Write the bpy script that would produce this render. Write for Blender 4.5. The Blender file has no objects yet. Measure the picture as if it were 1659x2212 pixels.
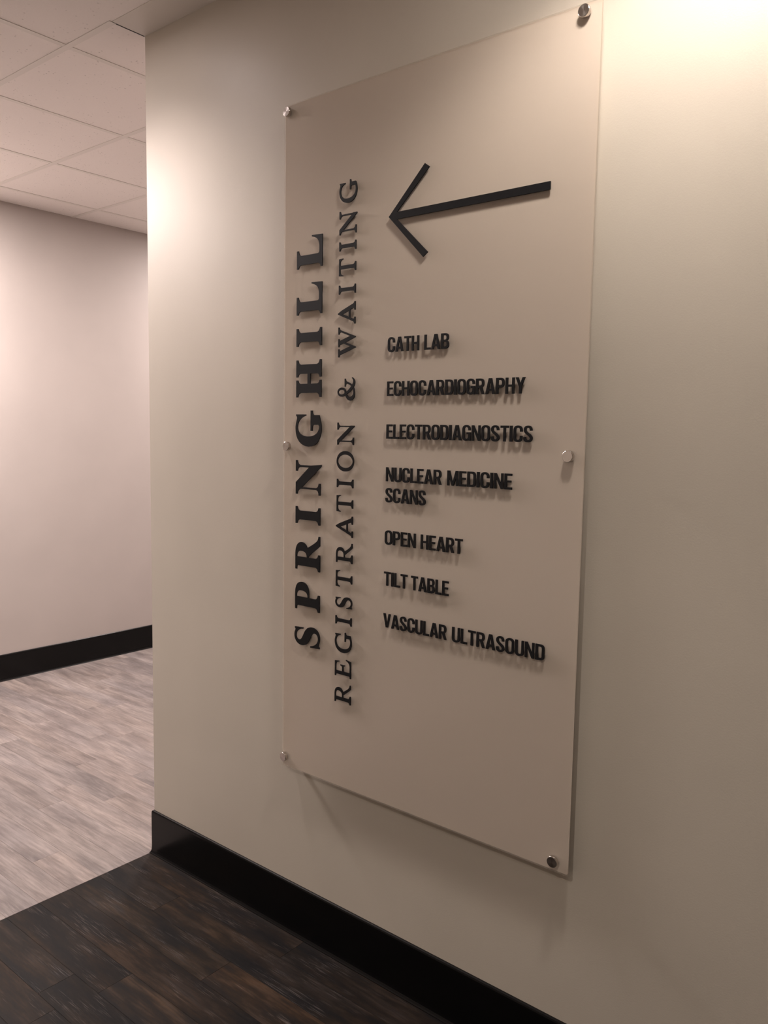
import bpy, bmesh, math, random
from mathutils import Vector, Matrix
random.seed(7)
scn = bpy.context.scene
COL = scn.collection

# ------------------------------------------------------------------ camera
F_PX, YAW, PITCH, ROLL = 1760.05, 2.2602, -0.0997, 0.0163
CAM = Vector((2.4299, -1.6671, 1.5449))
fw = Vector((math.cos(PITCH)*math.cos(YAW), math.cos(PITCH)*math.sin(YAW), math.sin(PITCH)))
r0 = Vector((math.sin(YAW), -math.cos(YAW), 0)); u0 = r0.cross(fw)
rt = math.cos(ROLL)*r0 + math.sin(ROLL)*u0
up = -math.sin(ROLL)*r0 + math.cos(ROLL)*u0
cd = bpy.data.cameras.new('camera'); cam = bpy.data.objects.new('camera', cd); COL.objects.link(cam)
cd.sensor_fit = 'VERTICAL'; cd.sensor_height = 36.0; cd.sensor_width = 27.0
cd.lens = F_PX*36.0/2212.0; cd.clip_start = .02
cam.matrix_world = Matrix(((rt.x, up.x, -fw.x, CAM.x), (rt.y, up.y, -fw.y, CAM.y), (rt.z, up.z, -fw.z, CAM.z), (0, 0, 0, 1)))
scn.camera = cam

# ------------------------------------------------------------------ world, exposure, lamps
scn.view_settings.view_transform = 'Standard'; scn.view_settings.look = 'None'
scn.view_settings.gamma = 1; scn.view_settings.use_curve_mapping = False
scn.view_settings.exposure = 1.2
w = bpy.data.worlds.new('world'); scn.world = w; w.use_nodes = True
w.node_tree.nodes['Background'].inputs[0].default_value = (1, .9, .82, 1)
w.node_tree.nodes['Background'].inputs[1].default_value = 0.02

HC = 2.827                      # ceiling height
GX, GY, T = -0.2776, -0.1182, 0.6096   # ceiling grid
# x, y, watts, colour, spot angle, blend, radius, glow of the diffuser, label
LAMPS = [
    (GX+3.5*T, GY-.5*T, 27, (1.0, .885, .80), 132, 0.5, 0.11, 84, 'round recessed ceiling downlight just above the upper right corner of the sign'),
    (GX+.5*T, GY-.5*T, 31, (1.0, .865, .85), 138, 1.0, 0.10, 22, 'round recessed ceiling downlight above the seam between dark and pale floor'),
    (GX+3.5*T, GY-3.5*T, 28, (1.0, .875, .79), 130, 0.5, 0.02, 0.5, 'round recessed ceiling downlight behind the camera over the dark floor'),
    (GX-1.5*T, GY-3.5*T, 4, (1.0, .88, .82), 140, 0.6, 0.06, 2, 'unseen fill downlight added in the pale corridor on the camera side'),  # added as fill light, no known fitting here
    (GX+6.5*T, GY-3.5*T, 4, (1.0, .88, .80), 140, 0.6, 0.06, 2, 'unseen fill downlight added at the near end of the dark corridor'),  # fill lamp added out of view to lift the ambient light
]
# square light panels laid in the ceiling grid of the pale corridor: grid column, grid row, watts, label
PANELS = [(-3, -1, 68, 'square ceiling light panel in the pale corridor beside the far wall'),
          (-3, 4, 34, 'unseen square light panel added deep in the pale corridor behind the corner')]  # unseen, added to brighten the pale corridor

# ------------------------------------------------------------------ helpers
def new_obj(name, me, parent=None, mat=None):
    o = bpy.data.objects.new(name, me); COL.objects.link(o)
    if parent: o.parent = parent
    if mat is not None and me is not None and len(me.materials) == 0: me.materials.append(mat)
    return o
def thing(name, label, cat, loc, group=None):
    o = bpy.data.objects.new(name, None); COL.objects.link(o); o.location = loc
    o.empty_display_size = .05; o['label'] = label; o['category'] = cat
    if group: o['group'] = group
    return o
def struct(o, label=None):
    o['kind'] = 'structure'
    if label: o['label'] = label
    return o
def box_bm(bm, lo, hi, bevel=0):
    r = bmesh.ops.create_cube(bm, size=1)
    for v in r['verts']:
        v.co = Vector([(lo[i]+hi[i])/2 + v.co[i]*(hi[i]-lo[i]) for i in range(3)])
    if bevel:
        es = list({e for v in r['verts'] for e in v.link_edges})
        bmesh.ops.bevel(bm, geom=es, offset=bevel, segments=1, affect='EDGES')
def mesh_from(bm, name, smooth=False):
    me = bpy.data.meshes.new(name); bmesh.ops.recalc_face_normals(bm, faces=bm.faces[:]); bm.to_mesh(me); bm.free()
    if smooth:
        for p in me.polygons: p.use_smooth = True
    return me
def box(name, lo, hi, mat, parent=None, bevel=0):
    bm = bmesh.new(); box_bm(bm, lo, hi, bevel)
    return new_obj(name, mesh_from(bm, name), parent, mat)
def sweep(name, prof, a, b, mat, m0=0, m1=0, parent=None, smooth=True):
    """prof: (d,z) points, d measured to the left-hand normal of a->b; m0/m1 mitre slopes at the ends"""
    a = Vector(a); b = Vector(b); t = (b-a).normalized(); n = Vector((-t.y, t.x, 0))
    bm = bmesh.new(); A = []; B = []
    for d, z in prof:
        A.append(bm.verts.new(a + n*d + Vector((0, 0, z)) - t*d*m0))
        B.append(bm.verts.new(b + n*d + Vector((0, 0, z)) + t*d*m1))
    k = len(prof)
    for i in range(k):
        bm.faces.new((A[i], A[(i+1) % k], B[(i+1) % k], B[i]))
    bm.faces.new(A); bm.faces.new(B[::-1])
    return new_obj(name, mesh_from(bm, name), parent, mat)
def lathe_bm(bm, prof, seg=40, axis='y'):
    rings = []
    for r, h in prof:
        rings.append([bm.verts.new((r*math.cos(2*math.pi*i/seg), h, r*math.sin(2*math.pi*i/seg))) for i in range(seg)] if r > 1e-6 else [bm.verts.new((0, h, 0))])
    for p, q in zip(rings, rings[1:]):
        for i in range(seg):
            j = (i+1) % seg
            if len(p) == 1 and len(q) == 1: continue
            if len(p) == 1: bm.faces.new((p[0], q[i], q[j]))
            elif len(q) == 1: bm.faces.new((p[i], q[0], p[j]))
            else: bm.faces.new((p[i], q[i], q[j], p[j]))

# ------------------------------------------------------------------ materials
class N:
    def __init__(s, name):
        s.m = bpy.data.materials.new(name); s.m.use_nodes = True; s.t = s.m.node_tree
        s.b = s.t.nodes['Principled BSDF']; s.out = s.t.nodes['Material Output']
    def n(s, kind, **kw):
        x = s.t.nodes.new(kind)
        for k, v in kw.items():
            if k.startswith('_'): setattr(x, k[1:], v)
            else: x.inputs[k].default_value = v
        return x
    def l(s, a, b): s.t.links.new(a, b)
    def ramp(s, fac, stops):
        r = s.t.nodes.new('ShaderNodeValToRGB'); s.l(fac, r.inputs[0]); e = r.color_ramp.elements
        while len(e) < len(stops): e.new(.5)
        for i, (p, c) in enumerate(stops):
            e[i].position = p; e[i].color = (*c, 1) if len(c) == 3 else c
        return r.outputs[0]
    def noise(s, vec, scale, detail=3, rough=.5):
        x = s.n('ShaderNodeTexNoise', Scale=scale, Detail=detail, Roughness=rough); s.l(vec, x.inputs['Vector']); return x.outputs['Fac']
    def mix(s, f, a, b, mode='MIX'):
        x = s.t.nodes.new('ShaderNodeMix'); x.data_type = 'RGBA'; x.blend_type = mode
        for v, i in ((f, 0), (a, 6), (b, 7)):
            if hasattr(v, 'is_output'): s.l(v, x.inputs[i])
            else: x.inputs[i].default_value = v if i == 0 else ((*v, 1) if len(v) == 3 else v)
        return x.outputs[2]
    def bump(s, h, strength, dist):
        x = s.n('ShaderNodeBump', Strength=strength, Distance=dist); s.l(h, x.inputs['Height']); s.l(x.outputs[0], s.b.inputs['Normal'])
def simple(name, col, rough=.5, metal=0, spec=.5):
    k = N(name); k.b.inputs['Base Color'].default_value = (*col, 1); k.b.inputs['Roughness'].default_value = rough
    k.b.inputs['Metallic'].default_value = metal; k.b.inputs['Specular IOR Level'].default_value = spec
    return k.m
def wall_mat(name, col, rough=.42):
    k = N(name); g = k.n('ShaderNodeNewGeometry').outputs['Position']
    big = k.noise(g, 3.0, 2)
    c = k.mix(k.ramp(big, [(.35, (0, 0, 0)), (.65, (1, 1, 1))]), [v*.975 for v in col], [min(1, v*1.02) for v in col])
    k.l(c, k.b.inputs['Base Color']); k.b.inputs['Roughness'].default_value = rough
    k.b.inputs['Specular IOR Level'].default_value = .35
    k.bump(k.noise(g, 260, 3, .6), .16, .0012)
    return k.m
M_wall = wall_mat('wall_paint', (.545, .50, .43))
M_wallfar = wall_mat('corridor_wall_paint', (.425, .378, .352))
M_base = simple('black_rubber_base', (.003, .003, .0032), .24, 0, .25)
M_letter = simple('satin_black_letter', (.010, .010, .011), .55, 0, .14)
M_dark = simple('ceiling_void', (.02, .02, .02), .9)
M_bar = simple('white_grid_metal', (.70, .66, .62), .5)

def tile_mat():
    k = N('mineral_ceiling_tile'); g = k.n('ShaderNodeNewGeometry').outputs['Position']
    pits = k.noise(g, 150, 2, .6); vor = k.n('ShaderNodeTexVoronoi', Scale=60.0, Randomness=1.0); k.l(g, vor.inputs['Vector'])
    p2 = k.ramp(vor.outputs['Distance'], [(.10, (0, 0, 0)), (.22, (1, 1, 1))])
    gate = k.ramp(k.noise(g, 22, 2), [(.5, (1, 1, 1)), (.62, (0, 0, 0))])
    pit = k.mix(1.0, p2, gate, 'LIGHTEN')
    c = k.mix(pit, (.52, .48, .46), (.80, .75, .72))
    k.l(c, k.b.inputs['Base Color']); k.b.inputs['Roughness'].default_value = .9
    k.bump(pits, .35, .002)
    return k.m
M_tile = tile_mat()
M_soffit = wall_mat('soffit_paint', (.62, .58, .53))

def plank_mat(name, stops, scratch, streak, rough, bump, spec, cool, warm):
    k = N(name); g = k.n('ShaderNodeNewGeometry').outputs['Position']; oi = k.n('ShaderNodeObjectInfo')
    off = k.n('ShaderNodeVectorMath', _operation='SCALE'); off.inputs[0].default_value = (31, 17, 5); k.l(oi.outputs['Random'], off.inputs['Scale'])
    ad = k.n('ShaderNodeVectorMath', _operation='ADD'); k.l(g, ad.inputs[0]); k.l(off.outputs[0], ad.inputs[1])
    def mp(sc):
        m = k.n('ShaderNodeMapping', Scale=sc); k.l(ad.outputs[0], m.inputs['Vector']); return m.outputs[0]
    blot = k.noise(mp((3.6, 17, 1)), 1.0, 5, .62)
    grain = k.noise(mp((7, 130, 1)), 1.0, 5, .65)
    fine = k.noise(mp((16, 600, 1)), 1.0, 3, .6)
    base = k.ramp(blot, stops)
    cloud = k.noise(mp((2.2, 5.5, 1)), 1.0, 3, .6)
    base = k.mix(k.ramp(cloud, [(.38, (0, 0, 0)), (.62, (1, 1, 1))]), k.mix(1.0, base, cool, 'MULTIPLY'), k.mix(1.0, base, warm, 'MULTIPLY'))
    c = k.mix(k.ramp(grain, [(.36, (1, 1, 1)), (.60, (0, 0, 0))]), base, streak, 'MIX')
    c = k.mix(.55, base, c)
    sgate = k.ramp(k.noise(mp((5, 22, 1)), 1.0, 2), [(.52, (0, 0, 0)), (.64, (1, 1, 1))])
    sc_ = k.ramp(fine, [(.55, (0, 0, 0)), (.68, (1, 1, 1))])
    sm = k.mix(1.0, sgate, sc_, 'MULTIPLY')
    c = k.mix(sm, c, k.mix(.5, c, scratch))
    c = k.mix(1.0, c, oi.outputs['Color'], 'MULTIPLY')
    k.l(c, k.b.inputs['Base Color']); k.b.inputs['Roughness'].default_value = rough
    k.b.inputs['Specular IOR Level'].default_value = spec
    k.bump(grain, bump, .0012)
    return k.m
M_dplank = plank_mat('dark_vinyl_plank', [(.30, (.0022, .0021, .0025)), (.42, (.0055, .0044, .0042)), (.52, (.0115, .0075, .0048)), (.62, (.024, .0165, .0115)), (.74, (.025, .0215, .0215))],
                     (.135, .118, .114), (.0045, .0040, .0042), .58, .35, .10, (.70, .74, .86), (1.30, 1.16, .98))
M_lplank = plank_mat('pale_vinyl_plank', [(.28, (.10, .083, .078)), (.42, (.15, .126, .117)), (.56, (.20, .170, .157)), (.72, (.235, .202, .187))],
                     (.31, .27, .25), (.085, .07, .066), .50, .2, .25, (.86, .87, .89), (1.10, 1.09, 1.07))

def brushed():
    k = N('brushed_steel'); k.b.inputs['Base Color'].default_value = (.62, .58, .55, 1); k.b.inputs['Metallic'].default_value = 1
    k.b.inputs['Roughness'].default_value = .24; k.b.inputs['Anisotropic'].default_value = .6
    tg = k.n('ShaderNodeTangent', _direction_type='RADIAL', _axis='Y'); k.l(tg.outputs[0], k.b.inputs['Tangent'])
    return k.m
M_steel = brushed()
M_rim = simple('polished_steel', (.60, .56, .53), .16, 1)

def clear_mat():
    k = N('clear_acrylic'); tr = k.n('ShaderNodeBsdfTransparent', Color=(.985, .975, .965, 1)); gl = k.n('ShaderNodeBsdfGlossy', Roughness=.22)
    mx = k.n('ShaderNodeMixShader')
    mx.inputs[0].default_value = .045; k.l(tr.outputs[0], mx.inputs[1]); k.l(gl.outputs[0], mx.inputs[2]); k.l(mx.outputs[0], k.out.inputs[0])
    k.t.nodes.remove(k.b); return k.m
def milky(name, col, f, clear=0):
    k = N(name); d = k.n('ShaderNodeBsdfDiffuse', Color=(*col, 1)); t = k.n('ShaderNodeBsdfTranslucent', Color=(*col, 1)); mx = k.n('ShaderNodeMixShader', Fac=f)
    k.l(d.outputs[0], mx.inputs[1]); k.l(t.outputs[0], mx.inputs[2])
    if clear:
        m2 = k.n('ShaderNodeMixShader', Fac=clear); tr = k.n('ShaderNodeBsdfTransparent', Color=(.95, .93, .90, 1)); k.l(mx.outputs[0], m2.inputs[1]); k.l(tr.outputs[0], m2.inputs[2]); mx = m2
    k.l(mx.outputs[0], k.out.inputs[0]); k.t.nodes.remove(k.b); return k.m
M_clear = clear_mat()
M_edge = milky('acrylic_edge', (.60, .55, .50), .5, .82)
M_film = milky('frosted_film', (.76, .70, .625), .30)
def emit(name, col, s):
    k = N(name); e = k.n('ShaderNodeEmission', Color=(*col, 1), Strength=s); k.l(e.outputs[0], k.out.inputs[0]); return k.m

# ------------------------------------------------------------------ room shell
XF = -2.389; YN = -3.4; YE = 4.2; XE = 5.0
struct(box('wall_right', (0, 0, 0), (XE, .12, HC+.25), M_wall), 'long taupe wall that carries the acrylic directory sign')
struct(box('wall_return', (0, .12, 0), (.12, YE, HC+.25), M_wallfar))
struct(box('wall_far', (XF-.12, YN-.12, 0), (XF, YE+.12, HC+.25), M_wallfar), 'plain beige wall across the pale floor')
struct(box('wall_left', (XF, YN-.12, 0), (XE+.12, YN, HC+.25), M_wall))
struct(box('wall_near', (XE, YN, 0), (XE+.12, .12, HC+.25), M_wall))
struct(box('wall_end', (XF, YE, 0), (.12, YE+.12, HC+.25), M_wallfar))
# rubber cove base: rounded lip on top, flared toe at the floor
HB = .162
prof = [(0, 0), (.0145, 0), (.0143, .0016), (.0118, .0045), (.0095, .010), (.0082, .018), (.0078, .03), (.0078, HB-.011), (.0074, HB-.006), (.0060, HB-.002), (.0035, HB), (0, HB)]
def base2(name, a, b, m0, m1):           # same profile, normal on the right of a->b
    return struct(sweep(name, [(-d, z) for d, z in prof], a, b, M_base, m0, m1))
base2('baseboard_right', (0, 0, 0), (XE, 0, 0), -1, 0)['label'] = 'black rubber cove base below the sign'
base2('baseboard_return', (0, YE, 0), (0, 0, 0), 0, -1)
base2('baseboard_far', (XF, YN, 0), (XF, YE, 0), 0, 0)['label'] = 'black rubber cove base on the wall across the pale floor'
base2('baseboard_left', (XE, YN, 0), (XF, YN, 0), 0, 0)

# ------------------------------------------------------------------ floor planks
floor = struct(box('floor', (XF-.1, YN-.1, -.06), (XE+.1, YE+.1, -.0034), M_dark))
PW = .1075; PY = -.111
def plank_mesh(L, name, mat):
    bm = bmesh.new(); box_bm(bm, (0, 0, -.0034), (L-.0004, PW-.0004, 0))
    es = [e for e in bm.edges if all(v.co.z > -.001 for v in e.verts)]
    bmesh.ops.bevel(bm, geom=es, offset=.0003, segments=1, affect='EDGES')
    me = mesh_from(bm, name); me.materials.append(mat); return me
cache = {}
def plank(x0, x1, y, mat, tint, hi):
    key = (round(x1-x0, 3), mat.name)
    if key not in cache: cache[key] = plank_mesh(x1-x0, 'plank', mat)
    o = bpy.data.objects.new('floor_plank', cache[key]); COL.objects.link(o); o.parent = floor; o.location = (x0, y, 0)
    o.color = (*tint, 1)
EDGE = -.012
LEN = .914
def rows(y0, y1):
    k = math.floor((y0-PY)/PW)
    while PY+k*PW < y1:
        yield k, PY+k*PW; k += 1
# plank ends read from the photograph (row index -> x of an end joint); other rows staggered
dark_ends = {-2: .686, -4: .515, -3: .935, -5: .394, -1: .30, 0: .78}
for k, y in rows(YN, -.001):
    e = dark_ends.get(k, random.uniform(0, LEN)) % LEN
    xs = [EDGE] + [e+i*LEN for i in range(0, 7) if e+i*LEN > EDGE+.05 and e+i*LEN < XE-.05] + [XE]
    for a, b in zip(xs, xs[1:]):
        if y < -1.6 and a > 3: continue
        t = random.choice([.8, .9, 1.0, 1.12]); 
        if k == -2 and a > .6 and a < .7: t = 1.5
        if k == -4 and a > .5 and a < .6: t = 1.5
        wv = random.uniform(-.06, .10)
        plank(a, b, y, M_dplank, (t*(1+wv), t, t*(1-wv)), 1)
light_ends = {0: -.636, 4: -.636, 2: -1.42, 8: -1.5}
for k, y in rows(-2.3, YE):
    e = light_ends.get(k, -random.uniform(0, LEN)) % LEN
    xs = [XF] + sorted(e-i*LEN for i in range(1, 5) if XF+.05 < e-i*LEN < EDGE-.05) + [EDGE]
    for a, b in zip(xs, xs[1:]):
        t = random.uniform(.90, 1.08); wv = random.uniform(-.015, .02)
        plank(a, b, y, M_lplank, (t*(1+wv), t, t*(1-wv)), 0)

# ------------------------------------------------------------------ suspended ceiling
ceiling = struct(box('ceiling', (XF-.1, YN-.1, HC+.15), (XE+.1, YE+.1, HC+.2), M_dark))
struct(box('trim_1', (0.0, GY-.004, HC), (XE, 0, HC+.02), M_soffit, ceiling), 'painted plasterboard strip between ceiling tiles and sign wall')
bpy.data.objects['trim_1'].name = 'plasterboard_strip'
box('gap_shade_strip', (-.0052, GY-.004, HC-.0003), (0, -.0005, HC+.010), M_dark, ceiling)  # black strip stands in for the shadow in the gap between tile and plasterboard
tile_cache = {}
def tile(x0, x1, y0, y1):
    key = (round(x1-x0, 3), round(y1-y0, 3))
    if key not in tile_cache:
        bm = bmesh.new(); box_bm(bm, (0, 0, 0), (key[0], key[1], .016), .0015)
        me = mesh_from(bm, 'ceiling_tile'); me.materials.append(M_tile); tile_cache[key] = me
    o = bpy.data.objects.new('ceiling_tile', tile_cache[key]); COL.objects.link(o); o.parent = ceiling; o.location = (x0, y0, HC+.0014)
cut = lambda a, lo, hi: max(lo, min(hi, a))
for i in range(-4, 10):
    for j in range(-6, 8):
        x0, x1 = GX+i*T+.002, GX+(i+1)*T-.002
        y0, y1 = GY+j*T+.002, GY+(j+1)*T-.002
        x0, x1 = cut(x0, XF, XE), cut(x1, XF, XE); y0, y1 = cut(y0, YN, YE), cut(y1, YN, YE)
        if j >= 0: x1 = min(x1, -.005)
        if x1-x0 < .02 or y1-y0 < .02: continue
        if any((i, j) == (p[0], p[1]) for p in PANELS): continue
        tile(x0, x1, y0, y1)
def bar(lo, hi): return box('grid_bar', lo, hi, M_bar, ceiling, .0004)
BW = .012
for j in range(-5, 8):
    y = GY+j*T
    x1 = -.002 if j >= 0 else XE
    if YN < y < YE: bar((XF, y-BW, HC-.0006), (x1, y+BW, HC+.0013))
for i in range(-3, 9):
    x = GX+i*T
    for j in range(-6, 7):
        ya, yb = GY+j*T+BW, GY+(j+1)*T-BW
        ya, yb = cut(ya, YN, YE), cut(yb, YN, YE)
        if yb-ya < .03 or (i > 0 and j >= 0): continue
        if i > 4 and j < -3: continue
        bar((x-BW, ya, HC-.0004), (x+BW, yb, HC+.0013))

# ------------------------------------------------------------------ recessed downlights, added fill lamps among them
for x, y, wt, colr, ang, bl, rad, gl, lab in LAMPS:
    t = thing('recessed_downlight', lab, 'ceiling light', (x, y, HC), 'recessed downlights')
    bm = bmesh.new(); lathe_bm(bm, [(.062, .000), (.075, -.006), (.088, -.006), (.092, -.001), (.092, .002), (.062, .002), (.062, .0)], 48)
    o = new_obj('trim_ring', mesh_from(bm, 'trim_ring', True), t, M_bar); o.rotation_euler = (math.pi/2, 0, 0)
    bm = bmesh.new(); lathe_bm(bm, [(0, .0), (.0615, 0), (.0615, .0015), (0, .0015)], 40)
    o = new_obj('diffuser', mesh_from(bm, 'diffuser'), t, emit('lamp_glow', colr, gl)); o.rotation_euler = (math.pi/2, 0, 0)
    ld = bpy.data.lights.new('lamp', 'SPOT'); ld.energy = wt; ld.color = colr; ld.spot_size = math.radians(ang); ld.spot_blend = bl; ld.shadow_soft_size = rad
    lo = bpy.data.objects.new('lamp', ld); COL.objects.link(lo); lo.parent = t; lo.location = (0, 0, -.012)

for gi, gj, wt, lab in PANELS:
    cx, cy = GX+(gi+.5)*T, GY+(gj+.5)*T; h = T/2-.013
    t = thing('square_light_panel', lab, 'ceiling light', (cx, cy, HC), 'square ceiling light panels')
    bm = bmesh.new()
    for lo, hi in (((-h, -h, 0), (h, -h+.02, .012)), ((-h, h-.02, 0), (h, h, .012)), ((-h, -h+.02, 0), (-h+.02, h-.02, .012)), ((h-.02, -h+.02, 0), (h, h-.02, .012))):
        box_bm(bm, lo, hi)
    new_obj('frame', mesh_from(bm, 'frame'), t, M_bar)
    bm = bmesh.new(); box_bm(bm, (-h+.02, -h+.02, .004), (h-.02, h-.02, .010))
    new_obj('diffuser', mesh_from(bm, 'diffuser'), t, emit('panel_glow', (1, .90, .87), 6))
    ld = bpy.data.lights.new('lamp', 'AREA'); ld.energy = wt; ld.color = (1, .885, .85); ld.shape = 'SQUARE'; ld.size = 2*h-.05
    lo_ = bpy.data.objects.new('lamp', ld); COL.objects.link(lo_); lo_.parent = t; lo_.location = (0, 0, -.002)

# ------------------------------------------------------------------ the sign
PX0, PX1, PZ0, PZ1 = .7045, 1.6415, .543, 2.433
YB, YF, YL = -.0308, -.0355, -.0387      # back / front of the panel, front of the letters
sign = thing('directory_sign', 'tall frosted acrylic wall sign with black raised lettering and left arrow on steel standoffs', 'sign', ((PX0+PX1)/2, 0, PZ0))
def place(o): o.parent = sign; o.matrix_parent_inverse = Matrix.Translation(-sign.location)
def round_rect(x0, x1, z0, z1, r, n=6):
    pts = []
    for cx, cz, a0 in ((x1-r, z1-r, 0), (x0+r, z1-r, 90), (x0+r, z0+r, 180), (x1-r, z0+r, 270)):
        for i in range(n+1):
            a = math.radians(a0+90*i/n); pts.append((cx+r*math.cos(a), cz+r*math.sin(a)))
    return pts
def slab(name, pts, ya, yb, mats, bevel=0):
    bm = bmesh.new(); A = [bm.verts.new((x, ya, z)) for x, z in pts]; B = [bm.verts.new((x, yb, z)) for x, z in pts]
    f1 = bm.faces.new(A); f2 = bm.faces.new(B[::-1]); n = len(pts)
    for i in range(n):
        f = bm.faces.new((A[i], B[i], B[(i+1) % n], A[(i+1) % n])); f.material_index = len(mats)-1
    me = mesh_from(bm, name)
    for m in mats: me.materials.append(m)
    o = new_obj(name, me); place(o); return o
slab('acrylic_panel', round_rect(PX0, PX1, PZ0, PZ1, .006), YF, YB, [M_clear, M_edge])
slab('frosted_backing', round_rect(PX0+.0005, PX1-.0005, PZ0+.0005, PZ1-.0005, .006), YB+.0002, YB+.0008, [M_film])

# standoffs
bm = bmesh.new(); lathe_bm(bm, [(0, 0), (.0095, 0), (.0095, -.0300), (0, -.0300)], 32); me_bar = mesh_from(bm, 'standoff'); me_bar.materials.append(M_rim)
bm = bmesh.new(); lathe_bm(bm, [(0, .0), (.0128, 0), (.0130, -.0004), (.0130, -.0080)], 48)
me_side = None
lathe_bm(bm, [(.0130, -.0080), (.0126, -.0088), (.0120, -.0092)], 48)
lathe_bm(bm, [(.0120, -.0092), (0, -.0092)], 48)
bmesh.ops.remove_doubles(bm, verts=bm.verts[:], dist=1e-6)
me_cap = mesh_from(bm, 'standoff_cap'); me_cap.materials.append(M_rim); me_cap.materials.append(M_steel)
for p in me_cap.polygons:
    c = sum((me_cap.vertices[v].co for v in p.vertices), Vector())/len(p.vertices)
    if p.normal.y < -.98 and abs(c.y+.0092) < 1e-4: p.material_index = 1
    p.use_smooth = abs(p.normal.y) < .5
for sx, sz in ((.720, 2.414), (1.604, 2.415), (.7235, 1.4955), (1.606, 1.495), (.7165, .5725), (1.606, .568)):
    a = new_obj('standoff', me_bar); place(a); a.location = (sx, 0, sz)
    b = new_obj('standoff_cap', me_cap); b.parent = a; b.location = (0, YF, 0)

# ------------------------------------------------------------------ lettering outlines
def path(s):
    """SVG-like M L C Z with absolute coordinates -> list of contours of points"""
    tk = s.replace(',', ' ').split(); i = 0; out = []; cur = []; cmd = None
    def num():
        nonlocal i; v = float(tk[i]); i += 1; return v
    while i < len(tk):
        if tk[i] in 'MLCZ': cmd = tk[i]; i += 1
        if cmd == 'M':
            if cur: out.append(cur)
            cur = [(num(), num())]; cmd = 'L'
        elif cmd == 'L': cur.append((num(), num()))
        elif cmd == 'C':
            p0 = cur[-1]; p1 = (num(), num()); p2 = (num(), num()); p3 = (num(), num())
            for q in range(1, 9):
                t = q/8; a = (1-t)**3; b = 3*t*(1-t)**2; c = 3*t*t*(1-t); d = t**3
                cur.append((a*p0[0]+b*p1[0]+c*p2[0]+d*p3[0], a*p0[1]+b*p1[1]+c*p2[1]+d*p3[1]))
        elif cmd == 'Z':
            out.append(cur); cur = []; cmd = None
    if cur: out.append(cur)
    return out
def ell(cx, cy, rx, ry, n=36, p=2.0):
    o = []
    for i in range(n):
        a = 2*math.pi*i/n; c, s = math.cos(a), math.sin(a)
        o.append((cx+rx*math.copysign(abs(c)**(2/p), c), cy+ry*math.copysign(abs(s)**(2/p), s)))
    return o
def poly(*pts): return [list(pts)]
def col(x0, x1, l, r, st, foot=True, top=True, y0=0, y1=1, lt=None, rt_=None):
    """stem x0..x1 with bracketed serifs reaching to l..r (foot) and lt..rt_ (top)"""
    lt = l if lt is None else lt; rt_ = r if rt_ is None else rt_
    k = .10
    def br(sx, ex, y, sg):   # bracket points from serif end ex to stem side sx
        d = 1 if ex > sx else -1; kk = min(k, abs(ex-sx)*.8)
        return [(ex, y), (ex, y+sg*st), (sx+d*kk, y+sg*(st+.004)), (sx+d*kk*.35, y+sg*(st+kk*.35)), (sx, y+sg*(st+kk))]
    P = []
    P += (br(x1, r, y0, 1) if foot else [(x1, y0)])
    P += (br(x1, rt_, y1, -1)[::-1] if top else [(x1, y1)])
    P += (br(x0, lt, y1, -1) if top else [(x0, y1)])
    P += (br(x0, l, y0, 1)[::-1] if foot else [(x0, y0)])
    return [P]
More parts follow.
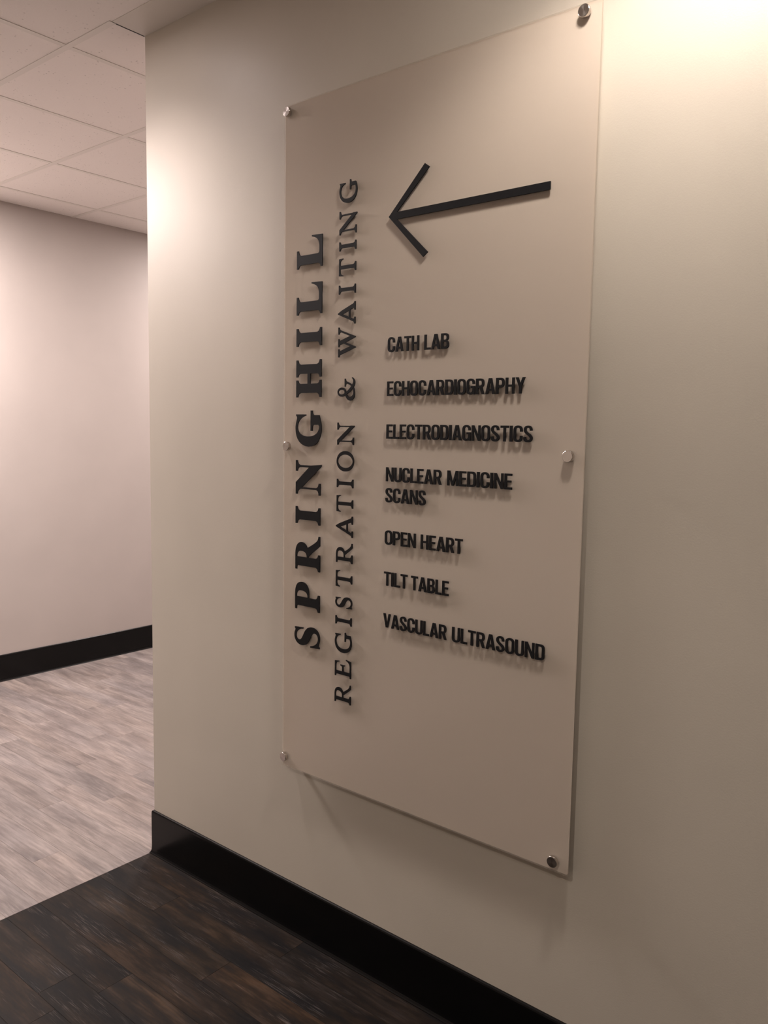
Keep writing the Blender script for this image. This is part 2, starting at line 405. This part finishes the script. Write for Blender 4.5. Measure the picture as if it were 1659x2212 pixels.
def serif(ch, S, st):
    """S = stem weight, st = serif / hairline weight; cap height 1"""
    h = st
    b = S > .2
    if ch == 'I': w = .50 if b else .39; return [col((w-S)/2, (w+S)/2, 0, w, st)]
    if ch == 'L':
        sx = .10 if b else .11
        return [col(sx, sx+S, 0, .50, st, foot=False), path(f'M 0 0 L .865 0 L .88 .41 L .842 .41 C .80 .22 .74 {st+.055} .56 {st+.045} L {sx+S+.07} {st+.045} C {sx+S+.02} {st+.045} {sx+S} {st+.07} {sx+S} .22 L {sx} .22 C {sx} {st+.05} {sx-.03} {st+.005} 0 {st} Z')]
    if ch == 'H': return [col(.125, .125+S, 0, .485, st), col(1.055-.125-S, 1.055-.125, .57, 1.055, st), poly((.3, .435), (.75, .435), (.75, .545), (.3, .545))]
    if ch == 'N':
        if b: return [col(.155, .205, 0, .34, st, top=False, y1=.9), col(.785, .845, 0, 0, st, foot=False, lt=.67, rt_=.985, y0=.0),
                      path('M 0 1 L .34 1 L .80 .45 L .845 .4 L .88 -.03 L .83 -.03 L .155 .80 C .14 .88 .08 .925 0 .93 Z')]
        return [col(.135, .195, 0, .34, st, top=False, y1=.9), col(.80, .86, 0, 0, st, foot=False, lt=.68, rt_=1.0, y0=.0),
                path('M 0 1 L .22 1 L .80 .26 L .87 .2 L .87 -.03 L .82 -.03 L .135 .84 C .11 .90 .07 .93 0 .935 Z')]
    if ch == 'P': return [col(.115, .115+S, 0, .50, st, top=False), path(f'M 0 1 L .46 1 C .70 1 .82 .90 .82 .73 C .82 .54 .70 .425 .46 .425 L .30 .425 L .30 .485 L .42 .485 C .53 .50 .565 .60 .565 .72 C .565 .85 .53 .935 .42 .935 L .37 .935 L .115 .90 C .09 .935 .05 .93 0 .93 Z')]
    if ch == 'R':
        if b: return [col(.115, .115+S, 0, .49, st, top=False), path('M 0 1 L .44 1 C .68 1 .81 .90 .81 .75 C .81 .58 .68 .47 .44 .47 L .30 .47 L .30 .53 L .40 .53 C .51 .54 .55 .62 .55 .73 C .55 .86 .51 .935 .40 .935 L .37 .935 L .115 .90 C .09 .935 .05 .93 0 .93 Z'),
                      path('M .40 .49 L .66 .50 C .74 .35 .82 .20 .90 .11 C .94 .075 .98 .065 1.03 .06 L 1.03 0 L .755 0 C .66 .12 .54 .32 .40 .46 Z')]
        return [col(.105, .105+S, 0, .40, st, top=False), path('M 0 1 L .38 1 C .60 1 .71 .90 .71 .75 C .71 .58 .60 .47 .38 .47 L .20 .47 L .20 .53 L .36 .53 C .50 .53 .555 .62 .555 .74 C .555 .87 .49 .935 .36 .935 L .24 .935 L .105 .90 C .08 .935 .05 .93 0 .93 Z'),
                path('M .36 .49 L .52 .52 C .60 .36 .68 .22 .78 .12 C .83 .075 .87 .065 .93 .06 L .93 0 L .73 0 C .62 .10 .48 .33 .36 .47 Z')]
    if ch == 'G':
        if b: return [path('M .92 .60 L .885 .60 C .85 .77 .74 .93 .56 .935 C .38 .94 .29 .77 .29 .52 C .29 .24 .40 .07 .58 .065 L .625 .10 L .625 .28 C .62 .33 .57 .335 .45 .335 L .45 .41 L 1.03 .41 L 1.03 .335 C .95 .33 .905 .32 .90 .26 L .90 .07 C .78 .03 .66 -.02 .52 -.02 C .20 -.02 0 .20 0 .49 C 0 .80 .20 1.02 .52 1.02 C .66 1.02 .74 .965 .82 .955 C .85 .955 .87 .975 .885 1.0 L .92 1.0 Z')]
        return [path('M .865 .68 L .82 .68 C .78 .84 .68 .94 .52 .94 C .29 .94 .18 .76 .18 .52 C .18 .26 .30 .06 .54 .06 C .60 .06 .66 .075 .70 .10 L .70 .29 C .70 .34 .66 .345 .54 .35 L .54 .41 L .97 .41 L .97 .35 C .90 .345 .86 .335 .855 .28 L .855 .07 C .76 .02 .64 -.02 .50 -.02 C .20 -.02 0 .19 0 .49 C 0 .81 .21 1.02 .51 1.02 C .62 1.02 .71 .97 .77 .965 C .80 .965 .82 .98 .83 1.0 L .865 1.0 Z')]
    if ch == 'S':
        if b: return [path('M .535 1.0 L .555 .66 L .515 .66 C .49 .83 .41 .945 .29 .945 C .21 .945 .165 .90 .165 .83 C .165 .75 .23 .70 .37 .635 C .55 .545 .61 .44 .61 .29 C .61 .10 .48 -.02 .31 -.02 C .21 -.02 .15 .035 .105 .03 C .08 .03 .07 .01 .06 -.01 L .02 -.01 L 0 .36 L .04 .36 C .075 .18 .165 .05 .30 .05 C .39 .05 .445 .10 .445 .18 C .445 .27 .37 .32 .25 .38 C .08 .465 .015 .56 .015 .72 C .015 .90 .14 1.02 .30 1.02 C .38 1.02 .43 .975 .465 .975 C .485 .975 .49 .99 .498 1.0 Z')]
        return [path('M .47 1.0 L .48 .70 L .445 .70 C .42 .86 .35 .945 .25 .945 C .17 .945 .12 .90 .12 .82 C .12 .73 .19 .68 .31 .61 C .47 .52 .53 .43 .53 .28 C .53 .10 .42 -.02 .27 -.02 C .18 -.02 .13 .03 .09 .03 C .07 .03 .06 .01 .05 -.01 L .015 -.01 L 0 .33 L .035 .33 C .065 .16 .15 .055 .26 .055 C .36 .055 .41 .115 .41 .20 C .41 .30 .33 .35 .22 .415 C .07 .50 .01 .58 .01 .72 C .01 .90 .12 1.02 .26 1.02 C .33 1.02 .37 .975 .41 .975 C .425 .975 .43 .99 .436 1.0 Z')]
    if ch == 'E': return [col(.105, .105+S, 0, .3, st, foot=False, top=False), path(f'M 0 1 L .71 1 L .73 .74 L .69 .74 C .67 .86 .62 .93 .50 .93 L .20 .93 L .105 .90 C .08 .93 .05 .935 0 .935 Z'),
                          path('M .2 .47 L .42 .47 C .50 .47 .52 .44 .53 .37 L .57 .37 L .57 .66 L .53 .66 C .52 .58 .50 .545 .42 .545 L .2 .545 Z'),
                          path('M 0 0 L .79 0 L .85 .31 L .805 .31 C .76 .15 .68 .075 .52 .075 L .25 .08 L .105 .10 C .08 .07 .05 .065 0 .065 Z')]
    if ch == 'T': return [col(.385-S/2, .385+S/2, .195, .575, st, top=False), path('M .02 1 L .75 1 L .77 .76 L .735 .76 C .71 .87 .66 .925 .56 .925 L .21 .925 C .11 .925 .06 .87 .035 .76 L 0 .76 Z')]
    if ch == 'O': return [[ell(.46, .5, .46, .52, 40, 2.05), ell(.46, .5, .30, .45, 40, 2.0)]]
    if ch == 'A': return [path('M .455 1.03 L .50 1.03 L .62 .80 L .85 .20 C .875 .12 .90 .07 .97 .06 L .97 0 L .60 0 L .60 .06 C .68 .065 .70 .09 .675 .16 L .62 .31 L .29 .31 L .225 .14 C .20 .085 .22 .065 .30 .06 L .30 0 L 0 0 L 0 .06 C .06 .065 .09 .09 .12 .17 Z M .32 .385 L .59 .385 L .455 .75 Z')]
    if ch == 'W': return [path('M 0 1 L .36 1 L .36 .94 C .28 .935 .265 .915 .285 .85 L .46 .30 L .60 .70 L .555 .85 C .53 .92 .51 .935 .45 .94 L .45 1 L .81 1 L .81 .94 C .73 .935 .72 .915 .74 .85 L .91 .30 L 1.085 .80 C 1.11 .89 1.09 .93 1.0 .94 L 1.0 1 L 1.32 1 L 1.32 .94 C 1.24 .93 1.21 .90 1.175 .81 L .885 -.03 L .845 -.03 L .645 .56 L .435 -.03 L .395 -.03 L .12 .83 C .09 .91 .07 .93 0 .94 Z')]
    if ch == '&': return [[ell(.385, .755, .205, .255, 28), ell(.385, .765, .105, .19, 28)],
                          path('M .20 .62 L .32 .57 C .45 .38 .60 .20 .74 .11 C .84 .05 .93 .05 1.0 .16 L 1.03 .13 C .98 .03 .90 -.03 .80 -.03 C .66 -.03 .54 .08 .40 .26 C .33 .36 .25 .50 .20 .62 Z'),
                          path('M .44 .53 C .30 .49 .17 .42 .17 .27 C .17 .14 .26 .06 .38 .06 C .58 .06 .70 .20 .745 .42 C .755 .49 .74 .525 .62 .53 L .62 .585 L .98 .585 L .98 .53 C .89 .525 .86 .50 .84 .43 C .77 .16 .60 -.03 .33 -.03 C .13 -.03 0 .08 0 .24 C 0 .40 .12 .50 .32 .57 L .41 .60 Z')]
def arc_ring(w, t, y0=0., y1=1., r=.26):
    def rr(x0, x1, a, b, r):
        return round_rect(x0, x1, a, b, r, 7)
    return [rr(0, w, y0, y1, min(r, w/2)), rr(t, w-t, y0+t*.9, y1-t*.9, min(max(r-t*.8, .03), (w-2*t)/2))]
def sans(ch):
    """bold condensed capitals: returns (width, pieces); cap height 1"""
    t = .150; h = .142
    R = lambda a, b, c, d: poly((a, b), (c, b), (c, d), (a, d))
    if ch == 'I': return t+.02, [R(0, 0, t+.02, 1)]
    if ch == 'L': return .44, [R(0, 0, t, 1), R(0, 0, .44, h)]
    if ch == 'E': return .47, [R(0, 0, t, 1), R(0, 0, .47, h), R(0, 1-h, .46, 1), R(0, .44, .42, .44+h*.95)]
    if ch == 'T': return .52, [R(.26-t/2, 0, .26+t/2, 1), R(0, 1-h, .52, 1)]
    if ch == 'H': return .56, [R(0, 0, t, 1), R(.56-t, 0, .56, 1), R(t*.9, .43, .56-t*.9, .43+h)]
    if ch == 'N': return .58, [R(0, 0, .14, 1), R(.44, 0, .58, 1), poly((0, 1), (.15, 1), (.58, 0), (.43, 0))]
    if ch == 'M': return .74, [R(0, 0, .14, 1), R(.60, 0, .74, 1), poly((0, 1), (.18, 1), (.43, .0), (.31, .0)), poly((.56, 1), (.74, 1), (.43, 0), (.31, 0))]
    if ch == 'A': return .62, [path('M 0 0 L .21 1 L .41 1 L .62 0 L .455 0 L .42 .20 L .20 .20 L .165 0 Z M .225 .33 L .395 .33 L .31 .80 Z')]
    if ch == 'V': return .60, [path('M 0 1 L .165 1 L .30 .25 L .435 1 L .60 1 L .39 0 L .21 0 Z')]
    if ch == 'Y': return .60, [path('M 0 1 L .17 1 L .30 .62 L .43 1 L .60 1 L .38 .42 L .38 0 L .22 0 L .22 .42 Z')]
    if ch == 'O': return .56, [arc_ring(.56, t, -.012, 1.012, .25)]
    if ch == 'U': return .56, [path('M 0 1 L .158 1 L .158 .26 C .158 .16 .20 .125 .28 .125 C .36 .125 .402 .16 .402 .26 L .402 1 L .56 1 L .56 .27 C .56 .08 .45 -.015 .28 -.015 C .11 -.015 0 .08 0 .27 Z')]
    if ch == 'D': return .56, [path('M 0 0 L .30 0 C .48 0 .56 .10 .56 .28 L .56 .72 C .56 .90 .48 1 .30 1 L 0 1 Z M .158 .14 L .28 .14 C .37 .14 .402 .18 .402 .27 L .402 .73 C .402 .82 .37 .86 .28 .86 L .158 .86 Z')]
    if ch == 'P': return .55, [path('M 0 0 L .158 0 L .158 .39 L .30 .39 C .47 .39 .55 .50 .55 .69 C .55 .89 .47 1 .30 1 L 0 1 Z M .158 .53 L .28 .53 C .36 .53 .392 .57 .392 .69 C .392 .81 .36 .86 .28 .86 L .158 .86 Z')]
    if ch == 'R': return .57, [path('M 0 0 L .158 0 L .158 .40 L .26 .40 L .40 0 L .57 0 L .42 .44 C .51 .49 .55 .57 .55 .70 C .55 .90 .47 1 .30 1 L 0 1 Z M .158 .54 L .28 .54 C .36 .54 .392 .58 .392 .70 C .392 .82 .36 .86 .28 .86 L .158 .86 Z')]
    if ch == 'B': return .56, [path('M 0 0 L .31 0 C .48 0 .56 .10 .56 .27 C .56 .40 .51 .49 .42 .52 C .50 .56 .54 .64 .54 .74 C .54 .91 .46 1 .30 1 L 0 1 Z M .158 .14 L .28 .14 C .37 .14 .40 .19 .40 .29 C .40 .39 .37 .44 .28 .44 L .158 .44 Z M .158 .575 L .28 .575 C .355 .575 .385 .62 .385 .72 C .385 .82 .355 .865 .28 .865 L .158 .865 Z')]
    C = 'C .56 .90 .45 1.015 .28 1.015 C .10 1.015 0 .90 0 .71 L 0 .29 C 0 .10 .10 -.015 .28 -.015 C .45 -.015 .56 .10 .56 .28 '
    if ch == 'C': return .56, [path('M .56 .63 L .56 .72 ' + C + 'L .56 .38 L .402 .38 L .402 .27 C .402 .17 .36 .125 .28 .125 C .20 .125 .158 .17 .158 .27 L .158 .73 C .158 .83 .20 .875 .28 .875 C .36 .875 .402 .83 .402 .73 L .402 .63 Z')]
    if ch == 'G': return .57, [path('M .56 .66 L .56 .72 C .56 .90 .45 1.015 .28 1.015 C .10 1.015 0 .90 0 .71 L 0 .29 C 0 .10 .10 -.015 .25 -.015 C .33 -.015 .39 .02 .43 .08 L .44 0 L .57 0 L .57 .54 L .29 .54 L .29 .41 L .412 .41 L .412 .27 C .412 .17 .36 .125 .285 .125 C .20 .125 .158 .17 .158 .27 L .158 .73 C .158 .83 .20 .875 .28 .875 C .36 .875 .402 .83 .402 .73 L .402 .66 Z')]
    if ch == 'S': return .55, [path('M .53 .70 L .375 .69 C .375 .82 .35 .88 .27 .88 C .20 .88 .165 .84 .165 .765 C .165 .68 .21 .64 .31 .56 C .46 .45 .55 .38 .55 .24 C .55 .08 .44 -.015 .27 -.015 C .08 -.015 -.005 .09 0 .30 L .155 .32 C .155 .18 .19 .12 .28 .12 C .35 .12 .39 .155 .39 .22 C .39 .30 .34 .34 .24 .42 C .10 .53 .01 .61 .01 .75 C .01 .92 .11 1.015 .28 1.015 C .45 1.015 .53 .91 .53 .70 Z')]
def area(c): return sum(a[0]*b[1]-b[0]*a[1] for a, b in zip(c, c[1:]+c[:1]))/2
def glyph_mesh(name, pieces, fx, fz, depth=.003, mat=None):
    """each piece filled (holes included) and extruded; fx,fz map (u,v) to panel x,z offsets"""
    allv = []; allf = []
    for ip, contours in enumerate(pieces):
        cu = bpy.data.curves.new('tmp', 'CURVE'); cu.dimensions = '2D'; cu.fill_mode = 'BOTH'; cu.extrude = depth/2*(1-.03*ip)
        for c in contours:
            sp = cu.splines.new('POLY'); sp.points.add(len(c)-1)
            for p, (u, v) in zip(sp.points, c): p.co = (fx(u, v), fz(u, v), 0, 1)
            sp.use_cyclic_u = True
        ob = bpy.data.objects.new('tmp', cu); me = ob.to_mesh()
        base = len(allv)
        for v in me.vertices: allv.append((v.co.x, -v.co.z, v.co.y))
        for p in me.polygons: allf.append([base+i for i in p.vertices])
        ob.to_mesh_clear(); bpy.data.objects.remove(ob); bpy.data.curves.remove(cu)
    me = bpy.data.meshes.new(name); me.from_pydata(allv, [], allf); me.update()
    bm = bmesh.new(); bm.from_mesh(me); bmesh.ops.remove_doubles(bm, verts=bm.verts[:], dist=1e-7); bmesh.ops.recalc_face_normals(bm, faces=bm.faces[:]); bm.to_mesh(me); bm.free()
    me.materials.append(mat or M_letter); return me
YM = (YF+YL)/2 - .0001
gcache = {}
def put_letter(key, maker, x, z, name='letter', sx=1):
    if key not in gcache: gcache[key] = maker()
    o = new_obj(name, gcache[key]); place(o); o.location = (x, YM, z); o.scale = (sx, 1, 1); return o
def serif_row(items, xbase, cap, S, st, tag):
    for ch, z in items:
        # turned a quarter left: text runs upward, tops of the letters point left
        put_letter((tag, ch), lambda: glyph_mesh('letter', serif(ch, S, st), lambda u, v: -v*cap, lambda u, v: u*cap, .003), xbase, z,
                   'ampersand' if ch == '&' else 'letter')
BIG = [('S', .9235), ('P', 1.0295), ('R', 1.1455), ('I', 1.2775), ('N', 1.3615), ('G', 1.4965), ('H', 1.6335), ('I', 1.774), ('L', 1.860), ('L', 1.9855)]
serif_row(BIG, .8568, .0975, .26, .07, 'big')
SMALL = [('R', .7895), ('E', .8635), ('G', .932), ('I', 1.0105), ('S', 1.0575), ('T', 1.1155), ('R', 1.183), ('A', 1.2545), ('T', 1.3225), ('I', 1.389), ('O', 1.433), ('N', 1.5045),
         ('&', 1.6225), ('W', 1.738), ('A', 1.8235), ('I', 1.903), ('T', 1.9495), ('I', 2.015), ('N', 2.0565), ('G', 2.136)]
serif_row(SMALL, .9783, .0598, .155, .06, 'small')
CAPS = .0367
def sans_word(word, x0, x1, z):
    gap = .075
    ws = [sans(c)[0] for c in word]
    k = ((x1-x0)/CAPS - gap*(len(word)-1))/sum(ws); x = x0
    for c, wd in zip(word, ws):
        put_letter(('sans', c), lambda: glyph_mesh('letter', sans(c)[1], lambda u, v: u*CAPS, lambda u, v: v*CAPS, .003), x, z, 'letter', k)
        x += (wd*k+gap)*CAPS
for word, x0, x1, z in (('CATH', 1.0905, 1.190, 1.7438), ('LAB', 1.2066, 1.2805, 1.7438), ('ECHOCARDIOGRAPHY', 1.0905, 1.4925, 1.6330), ('ELECTRODIAGNOSTICS', 1.0905, 1.5155, 1.5240),
                        ('NUCLEAR', 1.0915, 1.2675, 1.4140), ('MEDICINE', 1.2848, 1.4665, 1.4140), ('SCANS', 1.0905, 1.2205, 1.3600), ('OPEN', 1.0910, 1.1917, 1.2495), ('HEART', 1.208, 1.3345, 1.2495),
                        ('TILT', 1.0905, 1.1675, 1.1408), ('TABLE', 1.180, 1.2965, 1.1408), ('VASCULAR', 1.0905, 1.2935, 1.0298), ('ULTRASOUND', 1.3103, 1.5648, 1.0298)):
    sans_word(word, x0, x1, z)
# arrow pointing left, strokes .0175 wide, mitred tip
tx, tz = 1.0870, 2.0785; hw = .0088; s = .1165
def arrow_poly():
    w2 = .0122    # half stroke measured along the diagonal corners
    return [[(0, 0), (s-w2/2, s-w2/2), (s+w2/2+.002, s-w2*1.5+.002), (.0262, hw), (.4515, hw), (.4515, -hw), (.0262, -hw), (s+w2/2+.002, -s+w2*1.5-.002), (s-w2/2, -s+w2/2)]]
a = new_obj('arrow', glyph_mesh('arrow', [arrow_poly()], lambda u, v: u, lambda u, v: v, .003)); place(a); a.location = (tx, YM, tz)
